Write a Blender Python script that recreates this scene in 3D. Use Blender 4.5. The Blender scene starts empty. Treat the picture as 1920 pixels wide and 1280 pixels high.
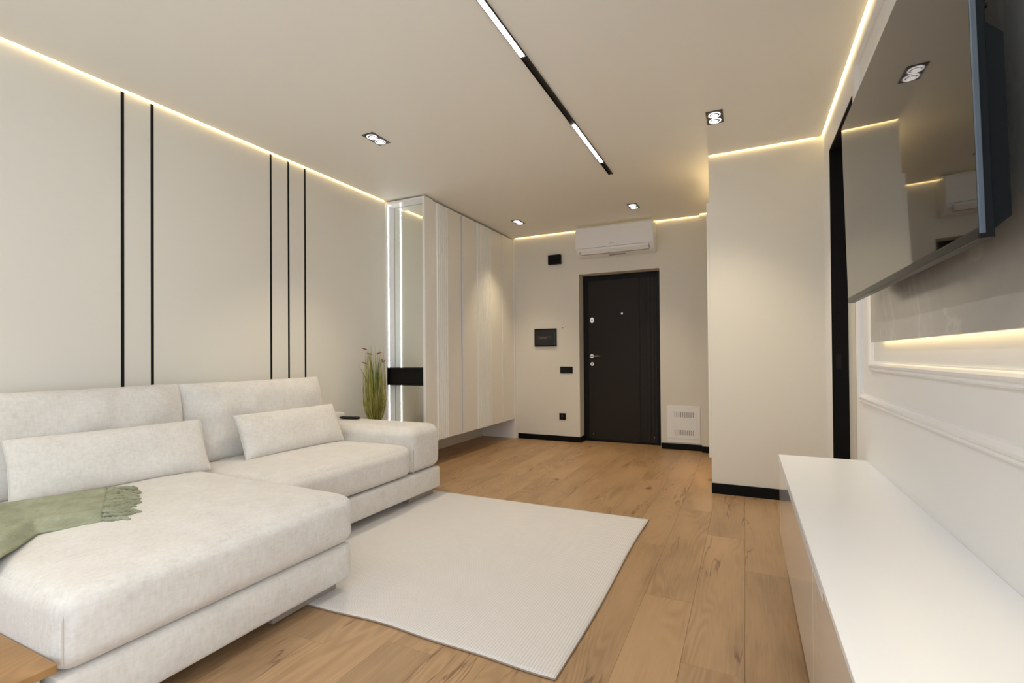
import bpy, bmesh, math, random
from mathutils import Vector, Matrix, noise
random.seed(7)
PI = math.pi
SC = bpy.context.scene
COL = SC.collection

# ------------------------------------------------------------------ camera
f, yaw, pit, rol, sy, CH = 910.08, 0.44755, 0.0085, -0.0079, 20.0, 1.0622
F = Vector((-math.sin(yaw)*math.cos(pit), math.cos(yaw)*math.cos(pit), math.sin(pit)))
R0 = Vector((math.cos(yaw), math.sin(yaw), 0)); U0 = R0.cross(F)
R2 = math.cos(rol)*R0 + math.sin(rol)*U0
U2 = -math.sin(rol)*R0 + math.cos(rol)*U0
cam = bpy.data.cameras.new('camera'); co = bpy.data.objects.new('camera', cam); COL.objects.link(co)
cam.sensor_width = 36; cam.lens = f*36/1920; cam.shift_y = sy/1920; cam.clip_start = .02
co.matrix_world = Matrix(((R2.x, U2.x, -F.x, 0), (R2.y, U2.y, -F.y, 0), (R2.z, U2.z, -F.z, CH), (0, 0, 0, 1)))
SC.camera = co

# ------------------------------------------------------------------ world, lights, exposure
W = bpy.data.worlds.new('world'); SC.world = W; W.use_nodes = True
W.node_tree.nodes['Background'].inputs[0].default_value = (.62, .78, 1, 1)
W.node_tree.nodes['Background'].inputs[1].default_value = 1.2
SC.view_settings.view_transform = 'Standard'; SC.view_settings.look = 'None'
SC.view_settings.exposure = 0.5; SC.view_settings.gamma = 1; SC.view_settings.use_curve_mapping = False
try:
    SC.cycles.max_bounces = 10; SC.cycles.diffuse_bounces = 6
except Exception: pass

XR_ = .513
WARM = (1, .76, .40); SPOTC = (1, .86, .64); DAY = (.83, .92, 1.0); NEUT = (1, .93, .84)
COVE = 9.0; SPOTP = 20.0; WINP = 3.5; SIDEFILLP = 34.0; TRACKE = 52.0
def area(name, loc, rot, sx, sy_, power, col):
    l = bpy.data.lights.new(name, 'AREA'); l.shape = 'RECTANGLE'; l.size = sx; l.size_y = sy_
    l.energy = power; l.color = col
    o = bpy.data.objects.new(name, l); COL.objects.link(o); o.location = loc; o.rotation_euler = rot
    return o
area('window_daylight', (-1.35, -1.56, 1.35), (PI/2, 0, 0), 3.0, 2.1, WINP, DAY)
area('side_fill', (XR_-.03, -.72, 1.35), (PI/2, 0, PI/2), 1.4, 2.1, SIDEFILLP, DAY)  # unseen fill lamp added to brighten surfaces that face right
SPOTS = [(-2.324, 2.66), (-.16, 3.396), (-1.022, 5.045), (-2.328, 5.04)]
for i, (x, y) in enumerate(SPOTS + [(-2.324, .1), (-.16, .1)]):  # the last two positions are unseen fill spots added near the camera, no fixtures
    for s in (-1, 1):
        l = bpy.data.lights.new('downlight_or_fill_beam', 'SPOT'); l.energy = SPOTP*(1.05 if y > 4 else 1.15); l.color = SPOTC if y < 4 else (1, .80, .52)
        l.spot_size = math.radians(92 if y < 4 else 78); l.spot_blend = 1; l.shadow_soft_size = .03
        o = bpy.data.objects.new('downlight_or_fill_beam', l); COL.objects.link(o); o.location = (x, y+s*.043, 2.575)

# ------------------------------------------------------------------ materials
def srgb(r, g, b):
    c = lambda v: (v/255/12.92) if v/255 <= .04045 else ((v/255+.055)/1.055)**2.4
    return (c(r), c(g), c(b), 1)
def mat(name, col, rough=.5, metal=0, spec=None, emit=None, estr=0, coat=0, ior=None, bump=None, trans=0):
    m = bpy.data.materials.new(name); m.use_nodes = True
    nt = m.node_tree; b = nt.nodes['Principled BSDF']
    if len(col) == 3: col = (*col, 1)
    b.inputs['Base Color'].default_value = col; b.inputs['Roughness'].default_value = rough
    b.inputs['Metallic'].default_value = metal
    if coat: b.inputs['Coat Weight'].default_value = coat; b.inputs['Coat Roughness'].default_value = .05
    if ior: b.inputs['IOR'].default_value = ior
    if spec is not None: b.inputs['Specular IOR Level'].default_value = spec
    if trans: b.inputs['Transmission Weight'].default_value = trans
    if emit: b.inputs['Emission Color'].default_value = (*emit, 1); b.inputs['Emission Strength'].default_value = estr
    if bump:
        N = nt.nodes; L = nt.links
        tc = N.new('ShaderNodeTexCoord'); n = N.new('ShaderNodeTexNoise'); n.inputs['Scale'].default_value = bump[0]
        n.inputs['Detail'].default_value = 3
        bp = N.new('ShaderNodeBump'); bp.inputs['Strength'].default_value = bump[1]; bp.inputs['Distance'].default_value = .002
        L.new(tc.outputs['Object'], n.inputs['Vector']); L.new(n.outputs['Fac'], bp.inputs['Height']); L.new(bp.outputs[0], b.inputs['Normal'])
    return m
class NT:
    def __init__(s, m): s.m = m; s.N = m.node_tree.nodes; s.L = m.node_tree.links; s.b = s.N['Principled BSDF']
    def n(s, t, **k):
        x = s.N.new('ShaderNode'+t)
        for a, v in k.items():
            if hasattr(x, a) and not a[0].isupper(): setattr(x, a, v)
            else: x.inputs[a.replace('_', ' ')].default_value = v
        return x
    def l(s, a, b): s.L.new(a, b)
    def math(s, op, a, b=None, clamp=False):
        x = s.N.new('ShaderNodeMath'); x.operation = op; x.use_clamp = clamp
        for i, v in enumerate((a, b)):
            if v is None: continue
            if isinstance(v, (int, float)): x.inputs[i].default_value = v
            else: s.l(v, x.inputs[i])
        return x.outputs[0]
    def ramp(s, fac, pts):
        r = s.N.new('ShaderNodeValToRGB'); e = r.color_ramp.elements
        while len(e) < len(pts): e.new(.5)
        for i, (p, c) in enumerate(pts): e[i].position = p; e[i].color = c if len(c) == 4 else (*c, 1)
        s.l(fac, r.inputs[0]); return r.outputs[0]
    def mix(s, fac, a, b, mode='MIX'):
        x = s.N.new('ShaderNodeMix'); x.data_type = 'RGBA'; x.blend_type = mode
        for i, v in ((0, fac), (6, a), (7, b)):
            if isinstance(v, (int, float)): x.inputs[i].default_value = v
            elif isinstance(v, tuple): x.inputs[i].default_value = v
            else: s.l(v, x.inputs[i])
        return x.outputs[2]
    def coords(s, scale=(1, 1, 1), rnd=False, src='Object'):
        tc = s.N.new('ShaderNodeTexCoord'); mp = s.N.new('ShaderNodeMapping'); mp.inputs['Scale'].default_value = scale
        v = tc.outputs[src]
        if rnd:
            oi = s.N.new('ShaderNodeObjectInfo'); a = s.N.new('ShaderNodeVectorMath'); a.operation = 'ADD'
            m2 = s.N.new('ShaderNodeVectorMath'); m2.operation = 'SCALE'; m2.inputs[0].default_value = (37, 91, 13)
            s.l(oi.outputs['Random'], m2.inputs['Scale']); s.l(v, a.inputs[0]); s.l(m2.outputs[0], a.inputs[1]); v = a.outputs[0]
        s.l(v, mp.inputs['Vector']); return mp.outputs[0]
    def noise(s, vec, scale, detail=2, rough=.5, dist=0):
        x = s.N.new('ShaderNodeTexNoise'); x.inputs['Scale'].default_value = scale; x.inputs['Detail'].default_value = detail
        x.inputs['Roughness'].default_value = rough; x.inputs['Distortion'].default_value = dist
        s.l(vec, x.inputs['Vector']); return x.outputs['Fac']
    def bump(s, h, strength=.3, dist=.002):
        x = s.N.new('ShaderNodeBump'); x.inputs['Strength'].default_value = strength; x.inputs['Distance'].default_value = dist
        s.l(h, x.inputs['Height']); s.l(x.outputs[0], s.b.inputs['Normal'])

M = {}
M['wall'] = mat('wall_paint', (.78, .745, .66), .55, bump=(180, .08))
M['ceiling'] = mat('ceiling_paint', (.91, .89, .825), .6)
M['white_wall'] = mat('white_wall_paint', (.87, .87, .86), .5, bump=(120, .05))
M['white'] = mat('white_lacquer', (.88, .87, .85), .3)
M['gloss'] = mat('glossy_front', (.86, .84, .81), .1, coat=.6)
M['ctop'] = mat('white_top', (.88, .90, .92), .32)
M['cream'] = mat('cream_lacquer', (.90, .875, .80), .32)
M['black'] = mat('black_matt', (.004, .004, .004), .5, spec=.15)
M['blackmetal'] = mat('black_metal', (.010, .009, .008), .4, spec=.2)
M['strip'] = mat('black_strip', (.006, .007, .010), .4, spec=.2)
M['door'] = mat('dark_door', (.024, .019, .015), .5, spec=.2, bump=(300, .1))
M['doorframe'] = mat('door_frame_black', (.005, .005, .0045), .4, spec=.2)
M['chrome'] = mat('chrome', (.8, .78, .74), .2, 1)
M['mirror'] = mat('mirror', (.9, .92, .86), .01, 1)
M['acwhite'] = mat('ac_plastic', (.90, .90, .90), .35)
M['grey'] = mat('grey_plastic', (.28, .27, .25), .5)
M['vent'] = mat('white_metal', (.90, .90, .89), .4)
M['slot'] = mat('slot_grey', (.12, .11, .10), .6)
M['led'] = mat('led_warm', (1, .9, .7), .5, emit=WARM, estr=11)
M['led2'] = mat('led_soft', (1, .9, .7), .5, emit=WARM, estr=5)
M['ledglow'] = mat('led_glow', (1, .9, .7), .5, emit=(1, .74, .38), estr=26)
M['ledw'] = mat('led_white', (1, 1, 1), .5, emit=(1, .97, 1), estr=11)
M['track'] = mat('track_diffuser', (1, 1, 1), .5, emit=(1, .96, .98), estr=TRACKE)
M['spotring'] = mat('spot_ring', (1, 1, 1), .5, emit=(1, .94, .95), estr=.95)
M['spotlens'] = mat('spot_lens', (1, 1, 1), .5, emit=(1, .96, .94), estr=.75)
M['spotcup'] = mat('spot_cup', (.10, .09, .10), .5)
M['spotplate'] = mat('spot_plate', (.035, .028, .018), .35, .3)
M['tvscreen'] = mat('tv_screen', (.004, .004, .004), .03, ior=2.1)
M['tvbody'] = mat('tv_body', (.010, .013, .015), .5, spec=.15)
M['tvedge'] = mat('tv_edge', (.12, .15, .19), .3, .5)
M['tvlow'] = mat('tv_lower_bezel', (.005, .005, .005), .28, spec=.25)
M['foot'] = mat('grey_foot', (.36, .32, .29), .4, .2)
M['pot'] = mat('black_pot', (.01, .01, .01), .3)
M['soil'] = mat('soil', (.03, .02, .012), .95, bump=(60, 1))
M['oak_edge'] = mat('bench_white', (.8, .79, .76), .4)
M['rugshade'] = mat('rug_edge_shade', (.30, .22, .16), .95)  # brown tone of the shadow along the rug's edge
M['window'] = mat('window_frame', (.7, .7, .7), .4)

def fabric():
    m = mat('sofa_fabric', (.7, .66, .6), .95); n = NT(m); m.node_tree.nodes['Principled BSDF'].inputs['Sheen Weight'].default_value = .25
    c = n.coords(); cs = n.coords((1, 1, .25)); cx = n.coords((1, .3, 1))
    a = n.noise(c, 9, 4, .6); b = n.noise(cs, 90, 3, .6); d = n.noise(cx, 110, 3, .6)
    w = n.noise(c, 320, 2)
    s = n.math('ADD', n.math('MULTIPLY', a, .35), n.math('ADD', n.math('MULTIPLY', b, .35), n.math('MULTIPLY', d, .35)))
    col = n.ramp(s, [(.36, (.60, .565, .515)), (.52, (.685, .655, .61)), (.68, (.75, .73, .695))])
    n.l(col, n.b.inputs['Base Color'])
    n.bump(n.math('ADD', s, n.math('MULTIPLY', w, .5)), .35, .003)
    return m
M['fabric'] = fabric()
M['seamlight'] = mat('seam_light', (.62, .58, .53), .95)
M['seam'] = mat('sofa_seam', (.50, .45, .39), .95)

def throwmat():
    m = mat('throw_green', (.3, .33, .2), .95); n = NT(m)
    c = n.coords((1, 1, 1)); a = n.noise(c, 14, 3); w = n.noise(n.coords((1, .15, 1)), 260, 2)
    col = n.ramp(n.math('ADD', n.math('MULTIPLY', a, .6), n.math('MULTIPLY', w, .4)), [(.35, (.235, .245, .16)), (.65, (.36, .375, .265))])
    n.l(col, n.b.inputs['Base Color']); n.bump(w, .5, .002); return m
M['throw'] = throwmat()

def woodmat(name, base, ang=False, sat=1.0):
    m = mat(name, base, .42); n = NT(m)
    c = n.coords((1, 1, 1), rnd=True)
    def sc(x, y):
        mp = n.N.new('ShaderNodeMapping'); mp.inputs['Scale'].default_value = (x, y, 1); n.l(c, mp.inputs['Vector']); return mp.outputs[0]
    n1 = n.noise(sc(5.5, .9), 1, 1.5, .45, .35)
    ring = n.math('SINE', n.math('MULTIPLY', n1, 120)); ring = n.math('MULTIPLY', n.math('ADD', ring, 1), .5)
    rmask = n.ramp(n.noise(sc(4, .8), 1.1, 1), [(.42, (0, 0, 0)), (.62, (1, 1, 1))])
    fine = n.noise(sc(160, 5), 1, 3, .6)
    mott = n.noise(sc(6, 1.6), 1, 3, .55)
    oi = n.N.new('ShaderNodeObjectInfo')
    b = Vector(base[:3])
    col = n.ramp(n.math('ADD', n.math('MULTIPLY', mott, .62), n.math('MULTIPLY', fine, .38)),
                 [(.30, tuple(b*.70)), (.5, tuple(b)), (.74, tuple(Vector((b.x*1.14, b.y*1.17, b.z*1.22))))])
    dark = n.math('MULTIPLY', n.math('MULTIPLY', ring, rmask), .40)
    col = n.mix(dark, col, (b.x*.55, b.y*.48, b.z*.42, 1))
    # knots and cracks
    vo = n.N.new('ShaderNodeTexVoronoi'); vo.inputs['Scale'].default_value = 1.0; n.l(sc(3.8, 1.7), vo.inputs['Vector'])
    kn = n.ramp(n.math('ADD', vo.outputs['Distance'], n.math('MULTIPLY', n.math('SUBTRACT', n.noise(sc(22, 14), 1, 3), .5), .16)), [(.025, (1, 1, 1)), (.12, (0, 0, 0))])
    vm = n.ramp(n.noise(sc(1.7, .5), 1, 0), [(.44, (0, 0, 0)), (.50, (1, 1, 1))])
    col = n.mix(n.math('MULTIPLY', n.math('MULTIPLY', kn, vm), .9), col, (b.x*.30, b.y*.22, b.z*.18, 1))
    cr = n.math('ABSOLUTE', n.math('SUBTRACT', n.noise(sc(9, .8), 1, 4, .55), .5))
    crm = n.ramp(cr, [(.0, (1, 1, 1)), (.014, (0, 0, 0))])
    cmask = n.ramp(n.noise(sc(3.1, 1.1), 1.3, 1), [(.53, (0, 0, 0)), (.61, (1, 1, 1))])
    col = n.mix(n.math('MULTIPLY', n.math('MULTIPLY', crm, cmask), .75), col, (b.x*.28, b.y*.2, b.z*.17, 1))
    hs = n.N.new('ShaderNodeHueSaturation'); n.l(col, hs.inputs['Color'])
    n.l(n.math('ADD', n.math('MULTIPLY', oi.outputs['Random'], .10), .95), hs.inputs['Value'])
    n.l(hs.outputs[0], n.b.inputs['Base Color'])
    n.l(n.math('ADD', n.math('MULTIPLY', fine, .16), .33), n.b.inputs['Roughness'])
    n.bump(n.math('ADD', fine, n.math('MULTIPLY', ring, .2)), .12, .001)
    return m
M['oak'] = woodmat('oak_plank', (.43, .275, .145))
M['oaktop'] = woodmat('oak_top', (.38, .215, .085))
M['ribm'] = mat('rib_lacquer', (.91, .90, .85), .32)
M['gap'] = mat('plank_gap', (.16, .09, .045), .8)

def rugmat():
    m = mat('rug_weave', (.72, .69, .66), .98); n = NT(m); c = n.coords()
    sp = n.N.new('ShaderNodeSeparateXYZ'); n.l(c, sp.inputs[0])
    x, y = sp.outputs[0], sp.outputs[1]
    fx = n.math('MULTIPLY', x, 2*PI/.0115); rib = n.math('ABSOLUTE', n.math('SINE', n.math('MULTIPLY', fx, .5)))
    zig = n.math('ABSOLUTE', n.math('SINE', n.math('ADD', n.math('MULTIPLY', y, PI/.0095), n.math('MULTIPLY', rib, 1.6))))
    h = n.math('ADD', n.math('MULTIPLY', rib, .7), n.math('MULTIPLY', zig, .45))
    f1 = n.noise(c, 500, 2); big = n.noise(c, 3, 2)
    s = n.math('ADD', n.math('MULTIPLY', h, .6), n.math('MULTIPLY', f1, .4))
    n.l(n.ramp(s, [(.2, (.50, .465, .42)), (.5, (.665, .635, .60)), (.8, (.735, .715, .69))]), n.b.inputs['Base Color'])
    n.bump(h, .6, .003); return m
M['rug'] = rugmat()

def marblemat():
    m = mat('marble_grey', (.45, .43, .40), .18); n = NT(m); c = n.coords()
    a = n.noise(c, 1.6, 5, .6, 1.2); v = n.math('ABSOLUTE', n.math('SUBTRACT', n.noise(c, 1.1, 5, .55, 1.0), .5))
    cl = n.ramp(a, [(.3, (.40, .385, .355)), (.7, (.54, .525, .49))])
    vein = n.ramp(v, [(0, (1, 1, 1)), (.012, (0, 0, 0))])
    n.l(n.mix(n.math('MULTIPLY', vein, .35), cl, (.68, .66, .61, 1)), n.b.inputs['Base Color']); return m
M['marble'] = marblemat()
def grassmat(name, c1, c2):
    m = mat(name, c1, .6); n = NT(m)
    a = n.noise(n.coords((1, 1, .4)), 30, 2)
    n.l(n.ramp(a, [(.35, c1), (.65, c2)]), n.b.inputs['Base Color']); return m
M['grass'] = grassmat('grass_blade', (.17, .155, .025), (.42, .39, .09))
M['leaf'] = grassmat('broad_leaf', (.05, .12, .03), (.12, .21, .06))
M['bloom'] = mat('bloom_red', (.26, .10, .06), .6)

# ------------------------------------------------------------------ mesh helpers
def link(name, me, m, parent=None, smooth=False):
    o = bpy.data.objects.new(name, me); COL.objects.link(o)
    if m is not None:
        for mm in (m if isinstance(m, (list, tuple)) else [m]): me.materials.append(mm)
    if parent is not None: o.parent = parent
    if smooth:
        for p in me.polygons: p.use_smooth = True
    return o
def obj(name, bm, m, parent=None, smooth=False, origin=None):
    bmesh.ops.recalc_face_normals(bm, faces=bm.faces)
    me = bpy.data.meshes.new(name)
    if origin is not None:
        bmesh.ops.translate(bm, vec=-Vector(origin), verts=bm.verts)
    bm.to_mesh(me); bm.free()
    o = link(name, me, m, parent, smooth)
    if origin is not None: o.location = origin
    return o
def add_box(bm, x0, x1, y0, y1, z0, z1, bev=0, seg=2):
    r = bmesh.ops.create_cube(bm, size=1); vs = r['verts']
    for v in vs:
        v.co = Vector(((x0+x1)/2+v.co.x*(x1-x0), (y0+y1)/2+v.co.y*(y1-y0), (z0+z1)/2+v.co.z*(z1-z0)))
    if bev:
        es = {e for v in vs for e in v.link_edges}
        bmesh.ops.bevel(bm, geom=list(es), offset=bev, segments=seg, affect='EDGES', profile=.5)
    return vs
def boxes(*bs, bev=0, seg=2):
    bm = bmesh.new()
    for b in bs: add_box(bm, *b, bev=bev, seg=seg)
    return bm
def add_cyl(bm, c, r1, r2, h, axis='Z', seg=24):
    res = bmesh.ops.create_cone(bm, cap_ends=True, segments=seg, radius1=r1, radius2=r2, depth=h)
    rot = {'Z': Matrix(), 'Y': Matrix.Rotation(PI/2, 4, 'X'), 'X': Matrix.Rotation(PI/2, 4, 'Y')}[axis]
    bmesh.ops.transform(bm, matrix=Matrix.Translation(c) @ rot, verts=res['verts'])
def add_tube(bm, pts, rad, seg=8, closed=False):
    pts = [Vector(p) for p in pts]; n = len(pts); rings = []
    up = Vector((0, 0, 1))
    for i, p in enumerate(pts):
        a = pts[(i-1) % n] if (closed or i > 0) else p; b = pts[(i+1) % n] if (closed or i < n-1) else p
        t = (b-a).normalized()
        u = up if abs(t.dot(up)) < .95 else Vector((1, 0, 0))
        s = t.cross(u).normalized(); q = s.cross(t)
        r = rad[i] if isinstance(rad, (list, tuple)) else rad
        rings.append([bm.verts.new(p+(s*math.cos(k*2*PI/seg)+q*math.sin(k*2*PI/seg))*r) for k in range(seg)])
    for i in range(n if closed else n-1):
        A, B = rings[i], rings[(i+1) % n]
        for k in range(seg): bm.faces.new((A[k], A[(k+1) % seg], B[(k+1) % seg], B[k]))
    if not closed:
        bm.faces.new(rings[0][::-1]); bm.faces.new(rings[-1])
def add_prism(bm, poly, axis, a, b):
    """poly of 2D points extruded along axis between a and b"""
    def P(u, v, w): return {'x': (w, u, v), 'y': (u, w, v), 'z': (u, v, w)}[axis]
    A = [bm.verts.new(P(u, v, a)) for u, v in poly]; B = [bm.verts.new(P(u, v, b)) for u, v in poly]
    bm.faces.new(A); bm.faces.new(B[::-1]); n = len(poly)
    for i in range(n): bm.faces.new((A[i], A[(i+1) % n], B[(i+1) % n], B[i]))
def tag(o, label=None, cat=None, group=None, kind=None):
    if label: o['label'] = label
    if cat: o['category'] = cat
    if group: o['group'] = group
    if kind: o['kind'] = kind
    return o
def thing(name, loc, label, cat, group=None, rz=0):
    o = bpy.data.objects.new(name, None); COL.objects.link(o); o.location = loc; o.rotation_euler = (0, 0, rz)
    o.empty_display_size = .1
    return tag(o, label, cat, group)
def part(name, bm, m, root, smooth=False):
    """bm in world coordinates; parented to an unrotated empty"""
    off = Vector(root.location)
    p = root.parent
    while p is not None: off += Vector(p.location); p = p.parent
    bmesh.ops.translate(bm, vec=-off, verts=bm.verts)
    return obj(name, bm, m, root, smooth)
def struct(name, bm, m, label=None, cat=None, parent=None):
    o = obj(name, bm, m, parent)
    if parent is None: tag(o, label, cat, kind='structure')
    return o

XL, XR, YB, YF, H = -3.188, .513, -1.6, 5.732, 2.6
YP, XP = 4.043, -.24

# ------------------------------------------------------------------ structure
G = .012
struct('ceiling', boxes((XL-.2, XR+.3, YB-.2, YF+.5, H+.045, H+.15), (XL+G, XR-G, YB-.2, YP-G, H, H+.045), (XL+G, -.4345, YP-G, YF-G, H, H+.045),
       (-.4345, XP+.0, YP-G, YF-.068-G, H, H+.045)), M['ceiling'], 'smooth pale beige ceiling with glowing edges', 'ceiling')
wl = struct('wall_left', boxes((XL-.2, XL, YB-.2, YF+.3, 0, H+.045)), M['wall'], 'long beige wall behind the sofa with thin black vertical strips', 'wall')
for y0, w in ((1.5285, .0165), (1.682, .0165), (2.4885, .0150), (2.644, .0150), (2.801, .0150)):
    obj('black_strip', boxes((XL-.002, XL+.0015, y0-w/2, y0+w/2, .0, 2.588)), M['strip'], wl)
# far wall with door opening
DX0, DX1, DZ = -1.833, -.874, 2.06
struct('wall_far', boxes((XL-.2, DX0, YF, YF+.30, 0, H+.045), (DX1, XR+.2, YF, YF+.30, 0, H+.045), (DX0, DX1, YF, YF+.30, DZ, H+.045)), M['wall'],
       'far beige wall around the dark entrance door', 'wall')
struct('trim_1', boxes((-.430, XP-.002, YF-.068, YF, .0, H+.044)), M['wall'], 'shallow beige pilaster at the right end of the far wall', 'pilaster')
struct('wall_pier', boxes((XP, XR+.2, YP, YF, 0, H+.045)), M['wall'], 'beige projecting wall block right of the entrance hall', 'wall')
OY0, OY1, OZ = 3.01, 3.74, 2.385
wr = struct('wall_right', boxes((XR, XR+.2, YB-.2, -1.45, 0, H+.045), (XR, XR+.2, .02, OY0, 0, H+.045), (XR, XR+.2, -1.45, .02, 0, .25), (XR, XR+.2, -1.45, .02, 2.45, H+.045), (XR, XR+.2, OY1, YP, 0, H+.045), (XR, XR+.2, OY0, OY1, OZ, H+.045)), M['white_wall'],
       'right off-white wall behind the television and console', 'wall')
struct('wall_back', boxes((XL-.2, -2.95, YB-.2, YB, 0, H), (.25, XR+.2, YB-.2, YB, 0, H), (-2.95, .25, YB-.2, YB, 0, .25), (-2.95, .25, YB-.2, YB, 2.45, H)), M['wall'],
       'beige wall behind the camera with the window', 'wall')
w1 = struct('window_1', boxes((-2.95, .25, YB-.14, YB-.08, .25, .31), (-2.95, .25, YB-.14, YB-.08, 2.39, 2.45), (-2.95, -2.89, YB-.14, YB-.08, .25, 2.45),
                     (.19, .25, YB-.14, YB-.08, .25, 2.45), (-1.38, -1.32, YB-.14, YB-.08, .25, 2.45)), M['window'], 'wide window behind the camera', 'window')
obj('pane', boxes((-2.89, .19, YB-.112, YB-.108, .31, 2.39)), mat('pane_glass', (1, 1, 1), .0, trans=1, ior=1.45), w1)
w2 = struct('added_window_2', boxes((XR+.08, XR+.14, -1.45, .02, .25, .31), (XR+.08, XR+.14, -1.45, .02, 2.39, 2.45), (XR+.08, XR+.14, -1.45, -1.39, .31, 2.39), (XR+.08, XR+.14, -.04, .02, .31, 2.39)), M['window'], 'unseen tall window added in the right wall beside the camera for side light', 'window')  # opening added out of view to go with the side fill lamp
obj('pane', boxes((XR+.108, XR+.112, -1.39, -.04, .31, 2.39)), bpy.data.materials['pane_glass'], w2)
# baseboards
struct('baseboard_far', boxes((-2.665, DX0, YF-.014, YF-.0005, .0, .066), (DX0, DX0+.014, YF-.014, YF+.165, 0, .066), bev=.001), M['black'], 'black baseboard left of the entrance door', 'baseboard')
struct('baseboard_hall', boxes((DX1+.005, -.432, YF-.014, YF-.0005, .0, .066), (-.432, XP-.001, YF-.082, YF-.069, .0, .066), bev=.001), M['black'], 'black baseboard right of the entrance door', 'baseboard')
struct('baseboard_pier', boxes((XP-.001, XR-.001, YP-.014, YP-.0005, .0, .078), bev=.002), M['black'], 'black baseboard along the foot of the projecting wall block', 'baseboard')

# floor slab and planks
fl = struct('floor', boxes((XL-.2, XR+.3, YB-.2, YF+.4, -.1, -.012)), M['gap'], 'oak plank floor with long boards running to the entrance', 'floor')
PW, PL = .2012, 1.32
cache = {}
def plank_mesh(w, l):
    k = (round(w, 4), round(l, 4))
    if k in cache: return cache[k]
    bm = bmesh.new(); g = .0003; c = .0007
    a, b = w/2-g, l/2-g
    lo = [bm.verts.new((sx*a, sy_*b, -.012)) for sx, sy_ in ((-1, -1), (1, -1), (1, 1), (-1, 1))]
    mi = [bm.verts.new((sx*a, sy_*b, -c*.8)) for sx, sy_ in ((-1, -1), (1, -1), (1, 1), (-1, 1))]
    to = [bm.verts.new((sx*(a-c), sy_*(b-c), 0)) for sx, sy_ in ((-1, -1), (1, -1), (1, 1), (-1, 1))]
    bm.faces.new(to); bm.faces.new(lo[::-1])
    for A, B in ((lo, mi), (mi, to)):
        for i in range(4): bm.faces.new((A[i], A[(i+1) % 4], B[(i+1) % 4], B[i]))
    me = bpy.data.meshes.new('plank'); bm.to_mesh(me); bm.free(); me.materials.append(M['oak']); cache[k] = me; return me
joints = {-1: 1.770, -2: 2.213, 0: 2.648, -3: 1.49}
rr = random.Random(3)
k = math.floor((XL+.012)/PW)
last = 0
while -.012+k*PW < XR+.1:
    x0, x1 = max(XL, -.012+k*PW), min(XR+.09, -.012+(k+1)*PW)
    j = joints.get(k)
    if j is None:
        j = (last + rr.uniform(.35, .95)) % PL
    last = j
    y = j - PL*math.ceil((j-YB)/PL)
    while y < YF+.18:
        y0, y1 = max(y, YB), min(y+PL, YF+.18)
        if x0 > XP-.02: y1 = min(y1, YP+.02)
        if y1-y0 > .03 and x1-x0 > .02:
            o = bpy.data.objects.new('plank', plank_mesh(x1-x0, y1-y0)); COL.objects.link(o); o.parent = fl
            o.location = ((x0+x1)/2, (y0+y1)/2, 0)
        y += PL
    k += 1

# ------------------------------------------------------------------ LED coves
def led(label, *bs):
    root = obj('led_strip', boxes(*bs), M['led']); tag(root, label, 'light strip'); return root
Z0, Z1, T = H+.010, H+.020, .003
led('warm LED line between ceiling and left wall above the sofa', (XL+G-T, XL+G, YB+.01, 3.76, Z0, Z1))
led('warm LED line between ceiling and far wall over the entrance door', (-2.69, -.4345, YF-G, YF-G+T, Z0, Z1))
led('short warm LED line above the shallow pilaster beside the far wall', (-.4345, XP-.003, YF-.068-G, YF-.068-G+T, Z0, Z1))
led('warm LED line between ceiling and right wall above the television', (XR-G, XR-G+T, YB+.01, YP-.02, Z0, Z1))
led('warm LED line along the top of the projecting wall block', (XP, XR-.04, YP-G, YP-G+T, Z0, Z1))

# ------------------------------------------------------------------ right doorway (sliding door in black lining)
d2 = struct('door_2', boxes((.598, .634, OY0, OY1, .0, OZ)), M['cream'], 'closed beige door set back in black lining behind the television wall', 'door')
part_ = struct('door_lining', boxes((XR+.001, .598, OY1-.012, OY1-.0005, 0, OZ-.0005), (XR+.001, .598, OY0+.0005, OY0+.012, 0, OZ-.0005), (XR+.001, .598, OY0+.012, OY1-.012, OZ-.012, OZ-.0005), (XR-.004, XR, OY1-.012, OY1+.004, 0, OZ+.004), (XR-.004, XR, OY0, OY1+.004, OZ-.008, OZ+.004)), M['black'], parent=d2)
obj('strike_plate', boxes((.530, .556, OY1-.0145, OY1-.012, .965, 1.06), (.539, .547, OY1-.016, OY1-.0145, .985, 1.04), bev=.0008), M['blackmetal'], d2)

# ------------------------------------------------------------------ wall mouldings on the right wall
def molding(name, y0, y1, z0, z1, label, w=.042):
    prof = [(0, 0), (0, .008), (.006, .014), (.013, .010), (.018, .016), (.026, .019), (.034, .014), (.038, .007), (w, .006), (w, 0)]
    bm = bmesh.new(); rings = []
    for (cy, cz, sy2, sz) in ((y1, z0, -1, 1), (y0, z0, 1, 1), (y0, z1, 1, -1), (y1, z1, -1, -1)):
        rings.append([bm.verts.new((XR-h, cy+sy2*t, cz+sz*t)) for t, h in prof])
    n = len(prof)
    for i in range(4):
        A, B = rings[i], rings[(i+1) % 4]
        for k_ in range(n-1): bm.faces.new((A[k_], A[k_+1], B[k_+1], B[k_]))
    return struct(name, bm, M['white_wall'], label, 'moulding')
molding('trim_2', .12, 2.872, .828, 2.50, 'outer rectangular white wall moulding around the television')
molding('trim_3', .30, 2.665, .985, 2.34, 'inner rectangular white wall moulding around the marble panel')

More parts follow.
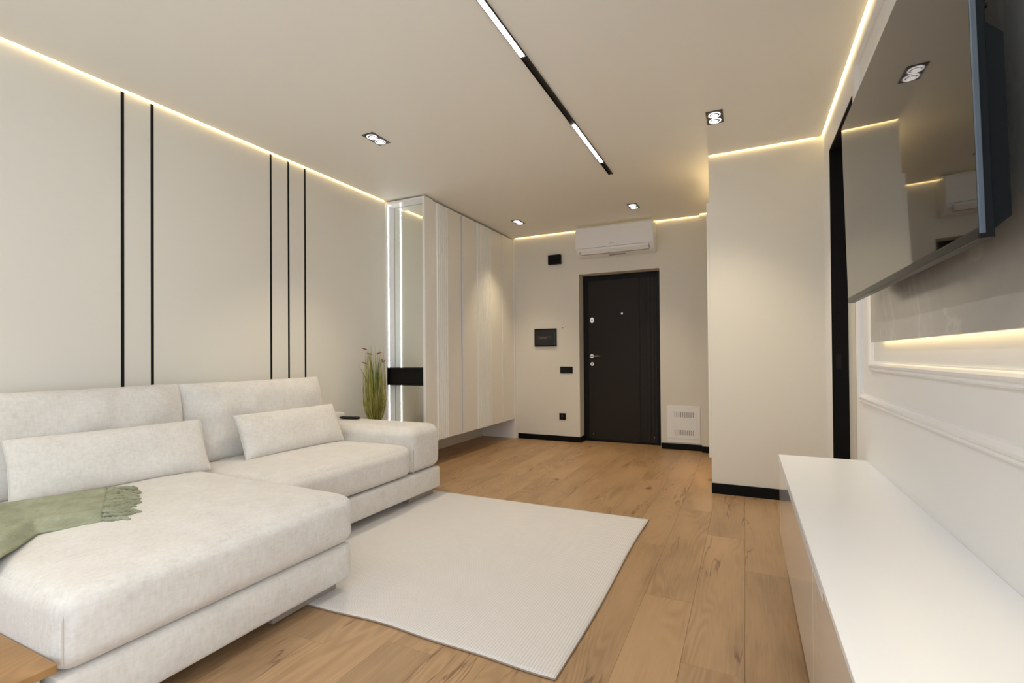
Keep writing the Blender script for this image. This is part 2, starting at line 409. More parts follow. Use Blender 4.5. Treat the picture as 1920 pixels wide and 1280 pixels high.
# marble panel with hidden LED
mp = thing('marble_panel', (.48, 1.45, 1.1), 'grey veined marble panel with glowing edges behind the television', 'panel')
part('slab', boxes((.474, .492, .46, 2.475, 1.108, 2.22), bev=.0012), M['marble'], mp)
part('batten', boxes((.492, XR, .5, 2.40, 1.16, 1.20), (.492, XR, .5, 2.40, 2.12, 2.16)), M['white'], mp)
part('light_strip', boxes((.4965, .509, .48, 2.44, 1.124, 1.132)), M['led2'], mp)
part('light_strip', boxes((.4965, .509, 2.450, 2.458, 1.13, 2.2)), M['led2'], mp)

# ------------------------------------------------------------------ television
tv = thing('television', (.40, 1.75, 1.62), 'large flat television mounted on the right wall, its dark screen mirroring the room', 'television')
TVM = Matrix.Translation((.381, 2.371, 1.275)) @ Matrix.Rotation(-.0224, 4, 'Y')   # local: y toward -Y length 1.23, z up .707
def tvpart(name, bm, m, par=None, smooth=False):
    bmesh.ops.transform(bm, matrix=TVM, verts=bm.verts)
    return part(name, bm, m, tv if par is None else par, smooth)
TW, TH = 1.23, .707
tvpart('screen', boxes((-.0005, .003, -TW+.006, -.004, .012, TH-.004)), M['tvscreen'])
tvpart('bezel', boxes((-.001, .008, -TW, -TW+.0045, .0, TH), (.0, .010, -.004, 0, 0, TH), (.0, .010, -TW, 0, TH-.004, TH), bev=.0012), M['tvedge'])
tvpart('lower_bezel', boxes((-.001, .022, -TW+.0045, 0, -.008, .012), bev=.002), M['tvlow'])
tvpart('back_panel', boxes((.0031, .022, -TW+.004, -.004, .004, TH-.004), bev=.003), M['tvbody'])
bm = bmesh.new()
add_prism(bm, [(.022, .006), (.050, .03), (.050, .36), (.022, .39)], 'y', -TW+.02, -.02)
tvpart('rear_housing', bm, M['tvbody'])
bm = bmesh.new()
for i in range(20):
    z = .41+i*.0145
    add_box(bm, .022, .028, -TW+.012, -TW+.34, z, z+.006)
tvpart('vent_rib', bm, M['tvbody'])
part('wall_bracket', boxes((.432, .474, 1.55, 1.95, 1.38, 1.72), bev=.002), M['blackmetal'], tv)

# ------------------------------------------------------------------ TV console (wall hung)
cs = thing('console', (.33, 1.5, .17), 'long white wall-hung console with glossy fronts under the television', 'cabinet')
CY0, CY1, CX, CZ, CB = .13, 2.792, .150, .557, .165
part('top_panel', boxes((CX-.003, XR-.0005, CY0, CY1, CZ-.015, CZ), bev=.0012), M['ctop'], cs)
part('body', boxes((CX+.045, XR-.0005, CY0+.018, CY1-.018, CB, CZ-.0155)), M['white'], cs)
part('side_panel', boxes((CX, XR-.0005, CY1-.018, CY1-.001, CB, CZ-.0155)), M['white'], cs)
part('side_panel', boxes((CX, XR-.0005, CY0+.001, CY0+.018, CB, CZ-.0155)), M['white'], cs)
zt, zg = CZ-.017, CZ-.047
def front(y0, y1, g0, g1):
    bm = bmesh.new()
    pts = [(y0, CB), (y1, CB), (y1, zt)]
    if g1 < y1: pts += [(g1, zt), (g1-.008, zg)]
    else: pts[-1] = (y1, zg)
    if g0 > y0: pts += [(g0+.008, zg), (g0, zt), (y0, zt)]
    else: pts += [(y0, zg)]
    add_prism(bm, pts, 'x', CX, CX+.018)
    part('door', bm, M['gloss'], cs)
front(1.4625, 2.772, 1.4625, 2.36)
front(.150, 1.4585, 1.27, 1.4585)

# ------------------------------------------------------------------ entrance door
d1 = thing('entrance_door', (-1.35, 5.93, 0), 'dark brown entrance door with chrome lever and vertical grooves on its right side', 'door')
d1['kind'] = 'structure'; d1.name = 'door_1'
FY = 5.90
part('frame', boxes((DX0+.0005, DX0+.062, FY, FY+.07, 0, DZ-.0005), (DX1-.062, DX1-.0005, FY, FY+.07, 0, DZ-.0005), (DX0+.062, DX1-.062, FY, FY+.07, DZ-.062, DZ-.0005), (DX0+.062, DX1-.062, FY, FY+.07, 0, .022), bev=.003), M['doorframe'], d1)
bm = bmesh.new()
LX0, LX1, LY = DX0+.064, DX1-.064, FY+.010
gr = [-1.139, -1.131, -1.055, -1.012, -1.004, -.968, -.960]
xs = [LX0] + [g for g in gr] + [LX1]
prev = LX0
for g in gr:
    add_box(bm, prev, g-.0018, LY, LY+.05, .024, DZ-.064); prev = g+.0018
add_box(bm, prev, LX1, LY, LY+.05, .024, DZ-.064)
add_box(bm, LX0+.01, LX1-.01, LY+.005, LY+.04, .03, DZ-.07)
leaf = part('leaf', bm, M['door'], d1)
bm = bmesh.new(); add_cyl(bm, (-1.719, LY-.006, 1.505), .028, .026, .012, 'Y', 32)
for v in bm.verts: v.co.z = 1.505+(v.co.z-1.505)*1.28
lk = part('deadbolt_plate', bm, M['chrome'], d1, False)
bm = boxes((-1.729, -1.709, LY-.015, LY-.012, 1.500, 1.509), (-1.722, -1.716, LY-.015, LY-.012, 1.478, 1.49)); part('keyhole', bm, M['black'], d1)
bm = bmesh.new(); add_cyl(bm, (-1.725, LY-.005, 1.057), .026, .024, .010, 'Y', 32)
rs = part('rosette', bm, M['chrome'], d1)
bm = bmesh.new(); add_tube(bm, [(-1.725, LY-.01, 1.057), (-1.725, LY-.045, 1.057), (-1.715, LY-.052, 1.057), (-1.655, LY-.052, 1.058), (-1.607, LY-.050, 1.057)], [.009, .009, .0085, .0065, .006], 12)
part('lever_handle', bm, M['chrome'], d1, True)
bm = bmesh.new(); add_cyl(bm, (-1.722, LY-.005, .958), .024, .022, .010, 'Y', 32); part('lock_plate', bm, M['chrome'], d1)
bm = bmesh.new(); add_cyl(bm, (-1.722, LY-.0105, .962), .007, .007, .002, 'Y', 16); add_box(bm, -1.725, -1.719, LY-.0115, LY-.0095, .944, .96); part('keyhole', bm, M['black'], d1)
bm = bmesh.new(); add_cyl(bm, (-1.345, LY-.004, 1.572), .014, .012, .008, 'Y', 24); part('peephole', bm, M['chrome'], d1)
bm = bmesh.new(); add_cyl(bm, (-1.345, LY-.0085, 1.572), .006, .006, .002, 'Y', 16); part('peephole_lens', bm, M['black'], d1)
for xx in (-1.717, -.976):
    bm = bmesh.new(); add_cyl(bm, (xx, LY-.002, .088), .006, .005, .004, 'Y', 12); part('screw_cap', bm, M['chrome'], d1)

# ------------------------------------------------------------------ air conditioner
ac = thing('air_conditioner', (-1.36, 5.6, 2.26), 'white split air conditioner high on the wall over the entrance door', 'air conditioner')
AX0, AX1 = -1.80, -.905
prof = [(YF-.0005, 2.565), (5.545, 2.565), (5.528, 2.55), (5.520, 2.42), (5.520, 2.335), (5.528, 2.305), (5.56, 2.268), (5.60, 2.25), (YF-.0005, 2.245)]
bm = bmesh.new(); 
bm2 = bmesh.new()
add_prism(bm, [(YF-.0005, 2.572), (5.56, 2.572), (5.535, 2.55), (5.532, 2.34), (5.54, 2.30), (5.575, 2.262), (5.61, 2.245), (YF-.0005, 2.24)], 'x', AX0, AX1)
bmesh.ops.bevel(bm, geom=list(bm.edges), offset=.006, segments=2, affect='EDGES')
part('body', bm, M['acwhite'], ac, False)
bm = bmesh.new()
add_prism(bm, [(5.545, 2.575), (5.530, 2.572), (5.522, 2.555), (5.519, 2.42), (5.520, 2.325), (5.529, 2.322), (5.533, 2.33), (5.533, 2.55), (5.55, 2.57)], 'x', AX0-.002, AX1+.002)
part('front_panel', bm, M['acwhite'], ac)
bm = bmesh.new()
add_prism(bm, [(5.523, 2.316), (5.527, 2.296), (5.560, 2.258), (5.566, 2.262), (5.535, 2.300), (5.530, 2.318)], 'x', AX0+.05, AX1-.05)
part('louver', bm, M['acwhite'], ac)
part('outlet_gap', boxes((AX0+.05, AX1-.05, 5.562, 5.566, 2.252, 2.2585), (AX0+.046, AX0+.05, 5.53, 5.56, 2.262, 2.30), (AX1-.05, AX1-.046, 5.527, 5.56, 2.262, 2.31)), M['grey'], ac)
part('lower_grille', boxes(*[(-1.42+i*.012, -1.413+i*.012, 5.60, 5.64, 2.237, 2.2405) for i in range(16)]), M['grey'], ac)
bm = bmesh.new()
for (x0, pts) in ((-1.392, [(0, 0), (.008, .012), (.018, .014), (.010, .006), (.012, 0)]), (-1.376, [(0, 0), (.004, .013), (.010, .004), (.016, .013), (.018, 0)]), (-1.355, [(0, .012), (.008, .0), (.014, .010)])):
    add_tube(bm, [(x0+a, 5.5185, 2.352+b) for a, b in pts], .0014, 6)
part('badge', bm, M['grey'], ac)

# ------------------------------------------------------------------ small black wall boxes
o = obj('junction_box', boxes((-2.217, -2.055, YF-.055, YF-.0005, 2.208, 2.325), bev=.003), M['black'], origin=(-2.14, YF, 2.27)); tag(o, 'small black box on the far wall left of the air conditioner', 'box')
fb = thing('fuse_box', (-2.27, YF, 1.295), 'square black fuse box with smoked window on the far wall', 'electrical box')
part('housing', boxes((-2.423, -2.127, YF-.022, YF-.0005, 1.182, 1.407), bev=.003), M['blackmetal'], fb)
part('cover', boxes((-2.410, -2.140, YF-.028, YF-.022, 1.195, 1.394), bev=.003), mat('smoked_cover', (.010, .009, .009), .12), fb)
part('window', boxes((-2.375, -2.185, YF-.0295, YF-.028, 1.272, 1.318), bev=.0005), mat('smoked_window', (.035, .027, .022), .25), fb)
for i in range(4):
    part('breaker_switch', boxes((-2.345+i*.026, -2.328+i*.026, YF-.031, YF-.0295, 1.278, 1.298+.004*(i % 2)), bev=.0005), mat('breaker', (.075, .062, .055), .4), fb)
sw = thing('light_switch', (-2.0, YF, .887), 'black double light switch beside the entrance door', 'switch')
part('plate', boxes((-2.084, -1.922, YF-.009, YF-.0005, .846, .929), bev=.0015), M['black'], sw)
for s in (0, 1): part('rocker', boxes((-2.076+s*.0755, -2.0045+s*.0755, YF-.012, YF-.009, .854, .921), bev=.001), M['blackmetal'], sw)
so = thing('wall_socket', (-2.057, YF, .308), 'black square wall socket near the floor left of the entrance door', 'socket')
part('plate', boxes((-2.099, -2.016, YF-.009, YF-.0005, .267, .349), bev=.0015), M['black'], so)
bm = bmesh.new(); add_cyl(bm, (-2.057, YF-.0095, .308), .022, .021, .003, 'Y', 24); part('insert', bm, M['blackmetal'], so)
bm = bmesh.new(); add_cyl(bm, (-2.065, YF-.0115, .308), .0028, .0028, .002, 'Y', 10); add_cyl(bm, (-2.049, YF-.0115, .308), .0028, .0028, .002, 'Y', 10); add_box(bm, -2.0585, -2.0555, YF-.0135, YF-.0105, .320, .330); part('contact_hole', bm, M['chrome'], so)
bm = bmesh.new(); add_tube(bm, [(-2.047, YF-.0005, 1.415), (-2.047, YF-.006, 1.414), (-2.044, YF-.012, 1.409)], .004, 8)
tag(obj('wire_stub', bm, M['black']), 'tiny dark wire end poking out of the wall right of the fuse box', 'wire')

vt = thing('vent_hatch', (-.63, YF, .08), 'white slotted access hatch low on the wall right of the entrance door', 'vent')
part('frame', boxes((-.808, -.452, YF-.012, YF-.0005, .080, .490), bev=.002), M['vent'], vt)
part('hatch_door', boxes((-.765, -.495, YF-.016, YF-.012, .128, .448), bev=.001), M['vent'], vt)
for z0 in (.365, .165):
    for i in range(10):
        part('slot', boxes((-.722+i*.0215, -.7165+i*.0215, YF-.0165, YF-.0158, z0, z0+.058)), M['slot'], vt)

# ------------------------------------------------------------------ backlit panel on the side of the pier
bp = thing('backlit_panel', (XP-.01, 4.6, 1.25), 'slim backlit panel with black edge on the hall side of the projecting wall block', 'panel')
part('panel', boxes((XP-.018, XP-.0005, YP, 5.25, .27, 2.235)), M['wall'], bp)
part('edge', boxes((XP-.034, XP-.018, 4.30, 5.05, .33, 2.27), bev=.002), M['black'], bp)
part('light_strip', boxes((XP-.016, XP-.004, YP+.10, 5.1, 2.236, 2.240)), M['ledglow'], bp)
part('light_strip', boxes((XP-.016, XP-.004, YP+.05, 5.1, .262, .269)), mat('led_low', (1, .9, .7), .5, emit=(1, .70, .32), estr=7), bp)

# ------------------------------------------------------------------ ceiling lights
def downlight(x, y, label):
    r = thing('downlight', (x, y, H), label, 'downlight', 'square double downlights in the ceiling')
    part('plate', boxes((x-.05, x+.05, y-.092, y+.092, H-.004, H-.0002), bev=.0008), M['spotplate'], r)
    for s in (-1, 1):
        cy = y+s*.042
        bm = bmesh.new(); add_tube(bm, [(x+.034*math.cos(a*PI/16), cy+.034*math.sin(a*PI/16), H-.006) for a in range(32)], .0032, 8, True)
        rg = part('ring', bm, M['spotring'], r, True)
        bm = bmesh.new(); add_cyl(bm, (x, cy, H-.0045), .031, .031, .002, 'Z', 32); part('reflector', bm, M['spotcup'], r)
        bm = bmesh.new(); add_cyl(bm, (x-.003, cy+.006, H-.007), .0205, .0225, .004, 'Z', 32); part('lens', bm, M['spotlens'], r)
for (x, y), lb in zip(SPOTS, ('double downlight above the sofa, nearest the left wall', 'double downlight in front of the projecting wall block',
        'double downlight nearest the air conditioner', 'double downlight beside the wardrobe')):
    downlight(x, y, lb)
tr = thing('track_light', (-1.01, 2.0, H), 'long thin black ceiling track with bright linear lamps', 'track light')
TX = -1.006
part('track', boxes((TX-.016, TX+.016, -.6, 4.055, H-.006, H-.0002), (TX-.016, TX-.0130, -.6, 4.055, H-.012, H-.006), (TX+.0130, TX+.016, -.6, 4.055, H-.012, H-.006), (TX-.013, TX+.013, -.6, -.55, H-.012, H-.006)), M['blackmetal'], tr)
part('lamp_module', boxes((TX-.0125, TX+.0125, 1.10, 2.25, H-.0105, H-.0061), bev=.001), M['track'], tr)
part('lamp_module', boxes((TX-.0125, TX+.0125, -.55, .40, H-.0105, H-.0061), bev=.001), M['track'], tr)  # unseen lit module added to brighten the near part of the room
part('lamp_module', boxes((TX-.0125, TX+.0125, 3.078, 3.765, H-.0105, H-.0061), bev=.001), M['track'], tr)

# ------------------------------------------------------------------ wardrobe
wd = thing('wardrobe', (-2.95, 4.75, .25), 'tall cream floating wardrobe with ribbed doors and lit mirrored end', 'wardrobe')
WX, WB, WT = -2.712, .25, 2.585
part('carcass', boxes((XL+.0005, WX-.02, 3.90, YF-.03, WB, WT-.0)), M['cream'], wd)
part('end_panel', boxes((XL+.0005, WX+.012, YF-.026, YF-.0005, 0, H-.012)), M['white'], wd)
part('niche_side', boxes((XL+.0005, XL+.016, 3.767, 3.90, WB, WT)), M['white'], wd)
part('niche_side', boxes((WX-.027, WX, 3.767, 3.90, WB, WT)), M['white'], wd)
part('niche_top', boxes((XL+.016, WX-.027, 3.767, 3.90, WT-.022, WT)), M['white'], wd)
part('niche_bottom', boxes((XL+.016, WX-.027, 3.767, 3.90, WB, WB+.018)), M['white'], wd)
part('mirror', boxes((XL+.016, WX-.027, 3.893, 3.899, WB+.018, WT-.022)), M['mirror'], wd)
part('mirror_edge', boxes((XL+.016, XL+.0178, 3.890, 3.893, WB+.018, WT-.022), (XL+.016, WX-.027, 3.890, 3.893, WT-.024, WT-.022)), M['grey'], wd)
part('light_strip', boxes((XL+.016, XL+.0185, 3.795, 3.8015, WB+.02, .788)), M['ledw'], wd)
part('light_strip', boxes((XL+.016, XL+.0185, 3.795, 3.8015, .962, WT-.026)), M['ledw'], wd)
bm = boxes((XL+.0185, WX-.0275, 3.768, 3.889, .790, .798), (XL+.0185, WX-.0275, 3.768, 3.889, .952, .960), (XL+.0185, XL+.026, 3.768, 3.889, .798, .952), (WX-.035, WX-.0275, 3.768, 3.889, .798, .952), (XL+.026, WX-.035, 3.80, 3.889, .798, .952))
part('display_box', bm, M['blackmetal'], wd)
def wdoor(y0, y1, ribs, gap_strip=None, dx=0):
    bm = boxes((WX-.018, WX+dx, y0+.0015, y1-.0015, WB-.0, WT-.012), bev=.0012)
    d = part('door', bm, M['cream'], wd)
    if ribs:
        n = int(round((ribs[1]-ribs[0])/.036)); s = (ribs[1]-ribs[0])/n
        for i in range(n):
            bm = bmesh.new(); ya = ribs[0]+i*s
            add_prism(bm, [(WX+dx, ya+.006), (WX+dx+.010, ya+.008), (WX+dx+.012, ya+.012), (WX+dx+.012, ya+s-.012), (WX+dx+.010, ya+s-.008), (WX+dx, ya+s-.006)], 'z', WB+.002, WT-.016)
            part('rib', bm, M['ribm'], d)
wdoor(3.902, 4.418, (3.955, 4.162))
part('handle_strip', boxes((WX-.018, WX+.006, 4.438, 4.472, WB-.004, WT-.012), bev=.001), M['white'], wd)
part('handle_recess', boxes((WX-.018, WX-.012, 4.418, 4.438, WB+.002, WT-.012)), M['slot'], wd)
wdoor(4.474, 4.925, (4.745, 4.921)); wdoor(4.925, 5.372, (4.928, 5.095))
part('handle_strip', boxes((WX-.018, WX+.006, 5.375, 5.392, WB-.004, WT-.012), bev=.001), M['white'], wd)
wdoor(5.394, 5.703, None)
# first door's front starts flush with the niche side
part('front_filler', boxes((WX-.0005, WX+.0005, 3.768, 3.9015, WB, WT)), M['cream'], wd)

# ------------------------------------------------------------------ soft shapes
def cushion_box(x0, x1, y0, y1, z0, z1, r=.04, crown=.015, n=26, nz=.004, seed=0, sag=0, flat_bottom=True):
    bm = bmesh.new(); bmesh.ops.create_cube(bm, size=2)
    bmesh.ops.subdivide_edges(bm, edges=list(bm.edges), cuts=n, use_grid_fill=True)
    cx, cy, cz = (x0+x1)/2, (y0+y1)/2, (z0+z1)/2; hx, hy, hz = (x1-x0)/2, (y1-y0)/2, (z1-z0)/2
    for v in bm.verts:
        u = [math.sin(max(-1, min(1, c))*PI/2) for c in v.co]
        p = Vector((u[0]*hx, u[1]*hy, u[2]*hz))
        inn = Vector((max(-hx+r, min(hx-r, p.x)), max(-hy+r, min(hy-r, p.y)), max(-hz+r, min(hz-r, p.z))))
        d = p-inn
        if d.length > 1e-6: p = inn+d.normalized()*r
        cr = (1-u[0]**4)*(1-u[1]**4)
        if p.z > 0: p.z += crown*cr*(p.z/hz)
        # sides bulge a little
        bul = (1-u[2]**2)
        p.x += bul*.010*(1 if u[0] > .98 else -1 if u[0] < -.98 else 0)*(1-u[1]**8)
        p.y += bul*.008*(1 if u[1] > .98 else -1 if u[1] < -.98 else 0)*(1-u[0]**8)
        w = Vector((cx, cy, cz))+p
        k_ = noise.noise(w*3.1+Vector((seed, 0, 0)))*nz+noise.noise(w*9+Vector((0, seed, 0)))*nz*.35
        if p.z > -hz*.5: w.z += k_
        v.co = w
    return bm
def knife(w, h, t, e=.45, pinch=.03, n=30, seed=0, wr=.004, pw=3.0):
    """pillow lying in local x(width) / y(height), thickness z; returns bm and outline"""
    bm = bmesh.new(); g = {}
    for side in (1, -1):
        for i in range(n+1):
            for j in range(n+1):
                u = math.sin((i/n*2-1)*PI/2); v = math.sin((j/n*2-1)*PI/2)
                if side == -1 and (i in (0, n) or j in (0, n)): g[side, i, j] = g[1, i, j]; continue
                k_ = max(0, (1-abs(u)**pw)*(1-abs(v)**pw))**e
                x = u*w/2*(1-pinch*(1-v*v)); y = v*h/2*(1-pinch*1.4*(1-u*u))
                z = side*t/2*k_
                ed = max(abs(u), abs(v))
                q = Vector((x*7+seed, y*7, side*3.0))
                z += side*noise.noise(q)*wr*(k_**.5)*2
                z += side*noise.noise(Vector((x*26+seed, y*26, side)))*wr*.6*(ed**3)*(k_**.4)
                if i in (0, n) or j in (0, n):
                    z = noise.noise(Vector((x*9+seed, y*9, 5)))*wr*1.6
                    x += noise.noise(Vector((seed, y*16, 1)))*wr*.8; y += noise.noise(Vector((x*16, seed, 1)))*wr*.8
                g[side, i, j] = bm.verts.new((x, y, z))
    for side in (1, -1):
        for i in range(n):
            for j in range(n):
                q = [g[side, i, j], g[side, i+1, j], g[side, i+1, j+1], g[side, i, j+1]]
                bm.faces.new(q if side == 1 else q[::-1])
    out = [g[1, i, 0].co.copy() for i in range(n)] + [g[1, n, j].co.copy() for j in range(n)] + [g[1, n-i, n].co.copy() for i in range(n)] + [g[1, 0, n-j].co.copy() for j in range(n)]
    return bm, out
def pillow(name, label, cat, group, base, yawz, tilt, w, h, t, seed, bend=0, **kw):
    """base: world position of the middle of the bottom edge; faces +x, tilted back"""
    bm, out = knife(w, h, t, seed=seed, **kw)
    # local: x->world y, y->up, z->+x
    M1 = Matrix(((0, 0, 1, 0), (1, 0, 0, 0), (0, 1, 0, 0), (0, 0, 0, 1)))
    T = Matrix.Rotation(yawz, 4, 'Z') @ Matrix.Rotation(-tilt, 4, 'Y') @ Matrix.Translation((0, 0, h/2*.97)) @ M1
    bmesh.ops.transform(bm, matrix=T, verts=bm.verts); out = [T @ p for p in out]
    o = obj(name, bm, M['fabric'], smooth=True); o.location = base; tag(o, label, cat, group)
    b2 = bmesh.new(); add_tube(b2, out, .0032, 6, True); obj('seam', b2, M['seamlight'], o, smooth=True)
    return o

# ------------------------------------------------------------------ sofa
sf = thing('corner_sofa', (-2.5, 1.9, 0), 'large cream corner sofa with deep chaise in front and low armrest at far end', 'sofa')
SB, SM, ST = .062, .222, .432
CHX, CHY0, CHY1 = -1.632, .632, 1.688
SEX, ARY0, ARY1 = -2.135, 2.80, 3.165
part('chaise_base', cushion_box(-3.15, CHX+.0, CHY0, CHY1, SB, SM, r=.016, crown=0, n=22, nz=.002), M['fabric'], sf, True)
part('chaise_cushion', cushion_box(-3.0, CHX+.014, CHY0-.002, CHY1+.012, SM+.002, ST+.008, r=.052, crown=.026, n=34, nz=.006, seed=3), M['fabric'], sf, True)
part('seat_base', cushion_box(-3.15, SEX, CHY1+.002, ARY1-.012, SB, SM-.004, r=.016, crown=0, n=22, nz=.002), M['fabric'], sf, True)
part('seat_cushion', cushion_box(-3.0, SEX+.008, CHY1+.014, ARY0-.002, SM, ST+.004, r=.06, crown=.018, n=34, nz=.005, seed=9), M['fabric'], sf, True)
part('armrest', cushion_box(-3.15, SEX-.005, ARY0, ARY1, SM, .548, r=.065, crown=.008, n=30, nz=.004, seed=5), M['fabric'], sf, True)
part('back_frame', cushion_box(-3.183, -3.09, CHY0, ARY1-.02, .24, .60, r=.03, crown=.0, n=26, nz=.003, seed=8), M['fabric'], sf, True)
b = bmesh.new(); add_tube(b, [(SEX+.011, ARY0-.001, z) for z in (SM+.02, .28, .34, .40)], .0035, 6); part('arm_seam', b, M['seam'], sf)
b = bmesh.new(); add_tube(b, [(CHX+.0005, CHY0+.0115, z) for z in (SM+.035, .28, .31, .34, .37)]+[(CHX-.008, CHY0+.020, .412)], .0028, 6); part('corner_seam', b, M['seamlight'], sf)
def foot(x0, x1, y0, y1):
    part('foot', boxes((x0, x1, y0, y1, .0095, SB+.004), bev=.002), M['foot'], sf)
foot(-1.77, -1.695, 1.325, 1.655); foot(-1.77, -1.695, .70, .90) ; foot(-2.26, -2.19, 2.83, 3.13); foot(-3.1, -3.04, .75, 1.1); foot(-3.1, -3.04, 2.75, 3.1)

pillow('back_cushion', 'large cream back cushion on the chaise side, at the left of the sofa', 'cushion', 'cream back cushions', (-2.955, 1.215, .437), 0, .12, 1.03, .49, .20, 11, e=.34, pinch=.012, wr=.011, pw=4)
pillow('back_cushion', 'large cream back cushion near the armrest, behind the far pillow', 'cushion', 'cream back cushions', (-2.955, 2.240, .435), 0, .12, 1.04, .49, .20, 23, e=.34, pinch=.012, wr=.011, pw=4)
pillow('lumbar_pillow', 'long narrow cream pillow on the chaise behind the green throw', 'pillow', 'narrow cream pillows', (-2.72, 1.31, .458), -.12, .42, .79, .29, .12, 31, e=.5, pinch=.02)
pillow('lumbar_pillow', 'long narrow cream pillow on the seat near the armrest', 'pillow', 'narrow cream pillows', (-2.71, 2.335, .452), 0.0, .42, .79, .29, .12, 47, e=.5, pinch=.02)

# ------------------------------------------------------------------ throw
th = thing('throw_blanket', (-2.45, .95, .46), 'sage green throw with knotted fringe laid across the chaise', 'blanket')
A0, B0 = Vector((-2.62, 1.20)), Vector((-2.13, .955))
A1, B1 = Vector((-2.73, .90)), Vector((-2.20, .80))
A2, B2 = Vector((-2.80, .64)), Vector((-1.98, .62))
NS, NTT = 46, 44
bm = bmesh.new(); gv = {}
def tpos(s, t):
    def q(P0, P1, P2):
        return P0.lerp(P1, s*2) if s < .5 else P1.lerp(P2, s*2-1)
    a, c = q(A0, A1, A2), q(B0, B1, B2)
    # smooth
    p = a.lerp(c, t)
    zz = .4545+.013*(1-abs(2*(p.x+2.3)/1.4)**2) 
    fold = .015*math.sin(t*PI*5+1.2*math.sin(s*4))*(.35+.65*min(1, s*2.5))+.012*abs(math.sin(t*PI*2.5+s*2.5))**.6
    edge = min(t, 1-t)*10
    fold = (fold+.012)*min(1, edge*.8+.15)
    zz += fold+noise.noise(Vector((s*6, t*6, 0)))*.004
    x, y = p.x, p.y
    if s > .9:   # falls over the near end of the chaise
        k_ = (s-.9)/.1; zz -= .10*k_*k_; y -= .03*math.sin(k_*PI/2)
    return Vector((x, y+noise.noise(Vector((t*5, s*3, 7)))*.008, zz))
for i in range(NS+1):
    for j in range(NTT+1): gv[i, j] = bm.verts.new(tpos(i/NS, j/NTT))
for i in range(NS):
    for j in range(NTT): bm.faces.new((gv[i, j], gv[i+1, j], gv[i+1, j+1], gv[i, j+1]))
cl = part('cloth', bm, M['throw'], th, True)
md = cl.modifiers.new('Solidify', 'SOLIDIFY'); md.thickness = .006; md.offset = -1
dirn = Vector((.29, .53)).normalized()
for i in range(26):
    t = (i+.5)/26; p = tpos(0, t); bm = bmesh.new(); L_ = random.uniform(.085, .125); ang = random.uniform(-.35, .35)+(.25 if t > .85 else 0)*-1
    d = Vector((dirn.x*math.cos(ang)-dirn.y*math.sin(ang), dirn.x*math.sin(ang)+dirn.y*math.cos(ang)))
    nn = Vector((-d.y, d.x)); pts = []; rad = []; ph = random.uniform(0, 6); lift = random.uniform(0, .010)
    for k_ in range(13):
        a = k_/12
        pts.append((p.x+d.x*L_*a+nn.x*.006*math.sin(a*9+ph), p.y+d.y*L_*a+nn.y*.006*math.sin(a*9+ph), max(.468, p.z-.004+(.468-p.z+.004)*a)+lift*math.sin(a*PI)))
        rad.append((.0085+.0026*math.sin(a*32+ph))*(1 if k_ < 12 else .5))
    add_tube(bm, pts, rad, 7); part('tassel', bm, M['throw'], th, True)

# ------------------------------------------------------------------ low bench with oak top beside the chaise
bn = thing('side_bench', (-2.2, .33, 0), 'low white bench with oak top against the near end of the chaise', 'bench')
part('top', boxes((-3.0, -1.600, .03, .622, .258, .283), bev=.004, seg=3), M['oaktop'], bn)
part('body', boxes((-2.98, -1.66, .05, .61, .03, .258), bev=.003), M['oak_edge'], bn)
part('plinth', boxes((-2.94, -1.70, .09, .57, .0, .03)), M['grey'], bn)

# ------------------------------------------------------------------ rug
bm = bmesh.new(); NX, NY = 90, 90; rx0, rx1, ry0, ry1 = -2.60, -.570, 1.508, 3.195
gv = {}
def rugp(u, v):
    x = rx0+(rx1-rx0)*u; y = ry0+(ry1-ry0)*v
    if v < .5: y += (1-2*v)*(.010*math.sin((x-rx0)*5.2+1)+.004*math.sin(x*13))
    if u > .5: x += (2*u-1)*(.006*math.sin(y*4))
    z = .0085+.003*max(0, noise.noise(Vector((x*3, y*3, 1))))
    return x, y, z
for i in range(NX+1):
    for j in range(NY+1): gv[i, j] = bm.verts.new(rugp(i/NX, j/NY))
for i in range(NX):
    for j in range(NY): bm.faces.new((gv[i, j], gv[i+1, j], gv[i+1, j+1], gv[i, j+1]))
rg = obj('rug', bm, M['rug'], smooth=True); tag(rg, 'off-white flat woven rectangular rug in front of the sofa', 'rug')
md = rg.modifiers.new('Solidify', 'SOLIDIFY'); md.thickness = .007; md.offset = -1
bm = bmesh.new()
ed = [rugp(i/NX, 0) for i in range(NX)]+[rugp(1, j/NY) for j in range(NY)]+[rugp(1-i/NX, 1) for i in range(NX)]+[rugp(0, 1-j/NY) for j in range(NY)]
add_tube(bm, [(x, y, .0045) for x, y, z in ed], .0036, 6, True); obj('shaded_binding', bm, M['rugshade'], rg, True)  # rim whose brown colour stands for the shadow at the rug edge

# ------------------------------------------------------------------ remote on the armrest
rm = thing('remote_control', (-2.95, 3.04, .565), 'black remote control lying on the armrest beside the wall', 'remote')
rm.rotation_euler = (0, 0, .12)
o = obj('body', cushion_box(-.085, .085, -.022, .022, -.008, .010, r=.008, crown=.002, n=12, nz=0), M['blackmetal'], rm, True)
obj('keypad', boxes(*[(-.06+i*.018, -.049+i*.018, -.014+j*.011, -.006+j*.011, .011, .0135) for i in range(7) for j in range(3)], bev=.0006), M['grey'], rm)

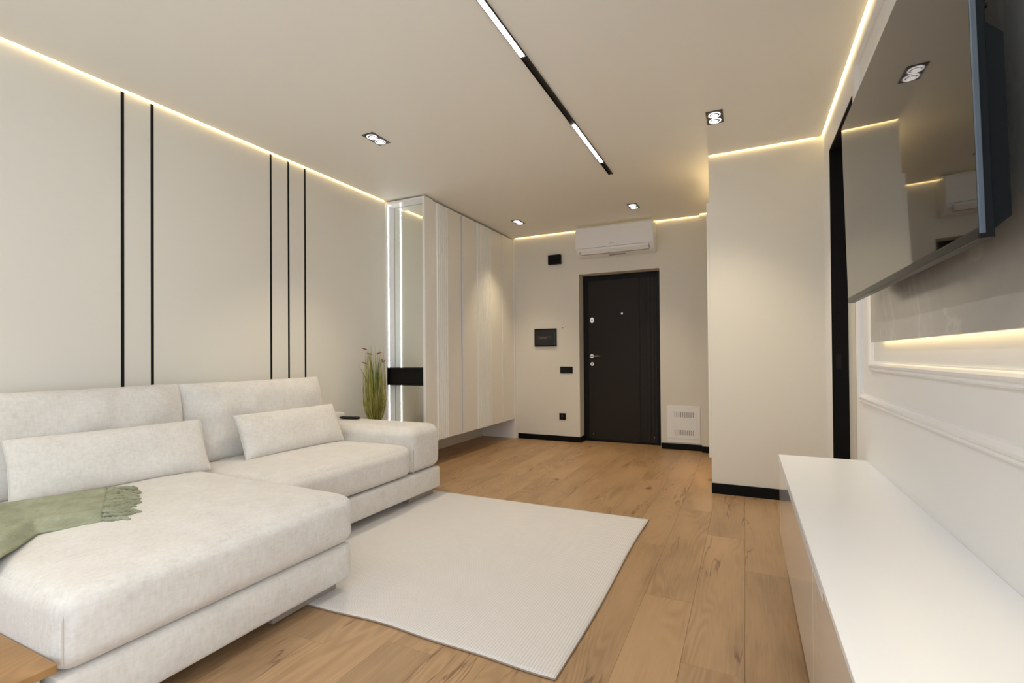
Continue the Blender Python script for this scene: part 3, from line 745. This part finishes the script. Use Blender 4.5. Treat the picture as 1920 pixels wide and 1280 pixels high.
# ------------------------------------------------------------------ potted grass plant
px, py = -2.935, 3.33
pl = thing('potted_grass', (px, py, 0), 'potted artificial grass plant with broad green leaves behind the armrest', 'plant')
bm = bmesh.new()
prof = [(.075, 0), (.085, .01), (.10, .30), (.105, .488), (.098, .492), (.094, .47), (.092, .46)]
rings = []
for r, z in prof: rings.append([bm.verts.new((px+r*math.cos(a*PI/16), py+r*math.sin(a*PI/16), z)) for a in range(32)])
for A, B in zip(rings, rings[1:]):
    for i in range(32): bm.faces.new((A[i], A[(i+1) % 32], B[(i+1) % 32], B[i]))
bm.faces.new(rings[0][::-1]); part('pot', bm, M['pot'], pl, True)
bm = bmesh.new(); add_cyl(bm, (px, py, .462), .092, .092, .012, 'Z', 32); part('soil', bm, M['soil'], pl)
def blade(bm, base, pts, w):
    """ribbon through pts with width w tapering"""
    n = len(pts); prev = None
    for i, p in enumerate(pts):
        p = Vector(p); t = (Vector(pts[min(i+1, n-1)])-Vector(pts[max(i-1, 0)])).normalized()
        s = t.cross(Vector((math.cos(base), math.sin(base), .1))).normalized()
        ww = w*(.6+.4*min(1, i/2))*(1-(i/(n-1))**2.2)+.0003
        a, m_, c = bm.verts.new(p-s*ww), bm.verts.new(p+s.cross(t)*ww*.35), bm.verts.new(p+s*ww)
        if prev: bm.faces.new((prev[0], prev[1], m_, a)); bm.faces.new((prev[1], prev[2], c, m_))
        prev = (a, m_, c)
bm = bmesh.new(); R = random.Random(11)
for i in range(230):
    a = R.uniform(0, 2*PI); r0 = R.uniform(0, .035); bulge = R.uniform(.35, 1.0)*.105; top = R.uniform(.30, .66) if R.random() < .85 else R.uniform(.6, .72)
    rt = bulge*R.uniform(.75, 1.15); tw = R.uniform(-.5, .5); pts = []
    for k_ in range(9):
        s = k_/8; z = .468+top*s
        r = r0+(bulge-r0)*math.sin(min(1, s*1.9)*PI/2) if s < .55 else bulge+(rt-bulge)*(s-.55)/.45
        aa = a+tw*s
        x = max(XL+.012, px+r*math.cos(aa)); pts.append((x, py+r*math.sin(aa), z))
    blade(bm, R.uniform(0, 6.3), pts, R.uniform(.0016, .0036))
g = part('grass_blades', bm, M['grass'], pl, True); g['kind'] = 'stuff'
for (a, L_, lean, w) in ((2.7, .66, .13, .020), (.2, .60, .05, .022), (1.2, .64, .03, .020), (3.4, .56, .15, .014), (5.6, .56, .09, .018), (4.7, .64, .05, .018)):
    bm = bmesh.new(); pts = []
    for k_ in range(10):
        s = k_/9; r = .01+lean*s**2.2
        pts.append((max(XL+.012, px+r*math.cos(a)), py+r*math.sin(a), .47+L_*s*(1-.06*s)))
    blade(bm, a, pts, w); part('leaf', bm, M['leaf'], pl, True)
for i, (dx, dy, z, dz, an) in enumerate(((-.09, .0, 1.13, .03, 2.9), (-.05, .02, 1.085, .0, 3.3), (.02, -.01, 1.09, .02, .3), (.075, .0, 1.02, .02, .9), (-.07, -.02, 1.005, .0, 3.0), (.05, .02, 1.03, .03, 1.2))):
    bm = bmesh.new(); c = Vector((px+dx, py+dy, z)); d = Vector((math.cos(an), 0, .25))
    add_tube(bm, [c, c+d*.015, c+d*.04, c+d*.07], [.001, .0075, .006, .0008], 8); part('bloom', bm, M['bloom'], pl, True)
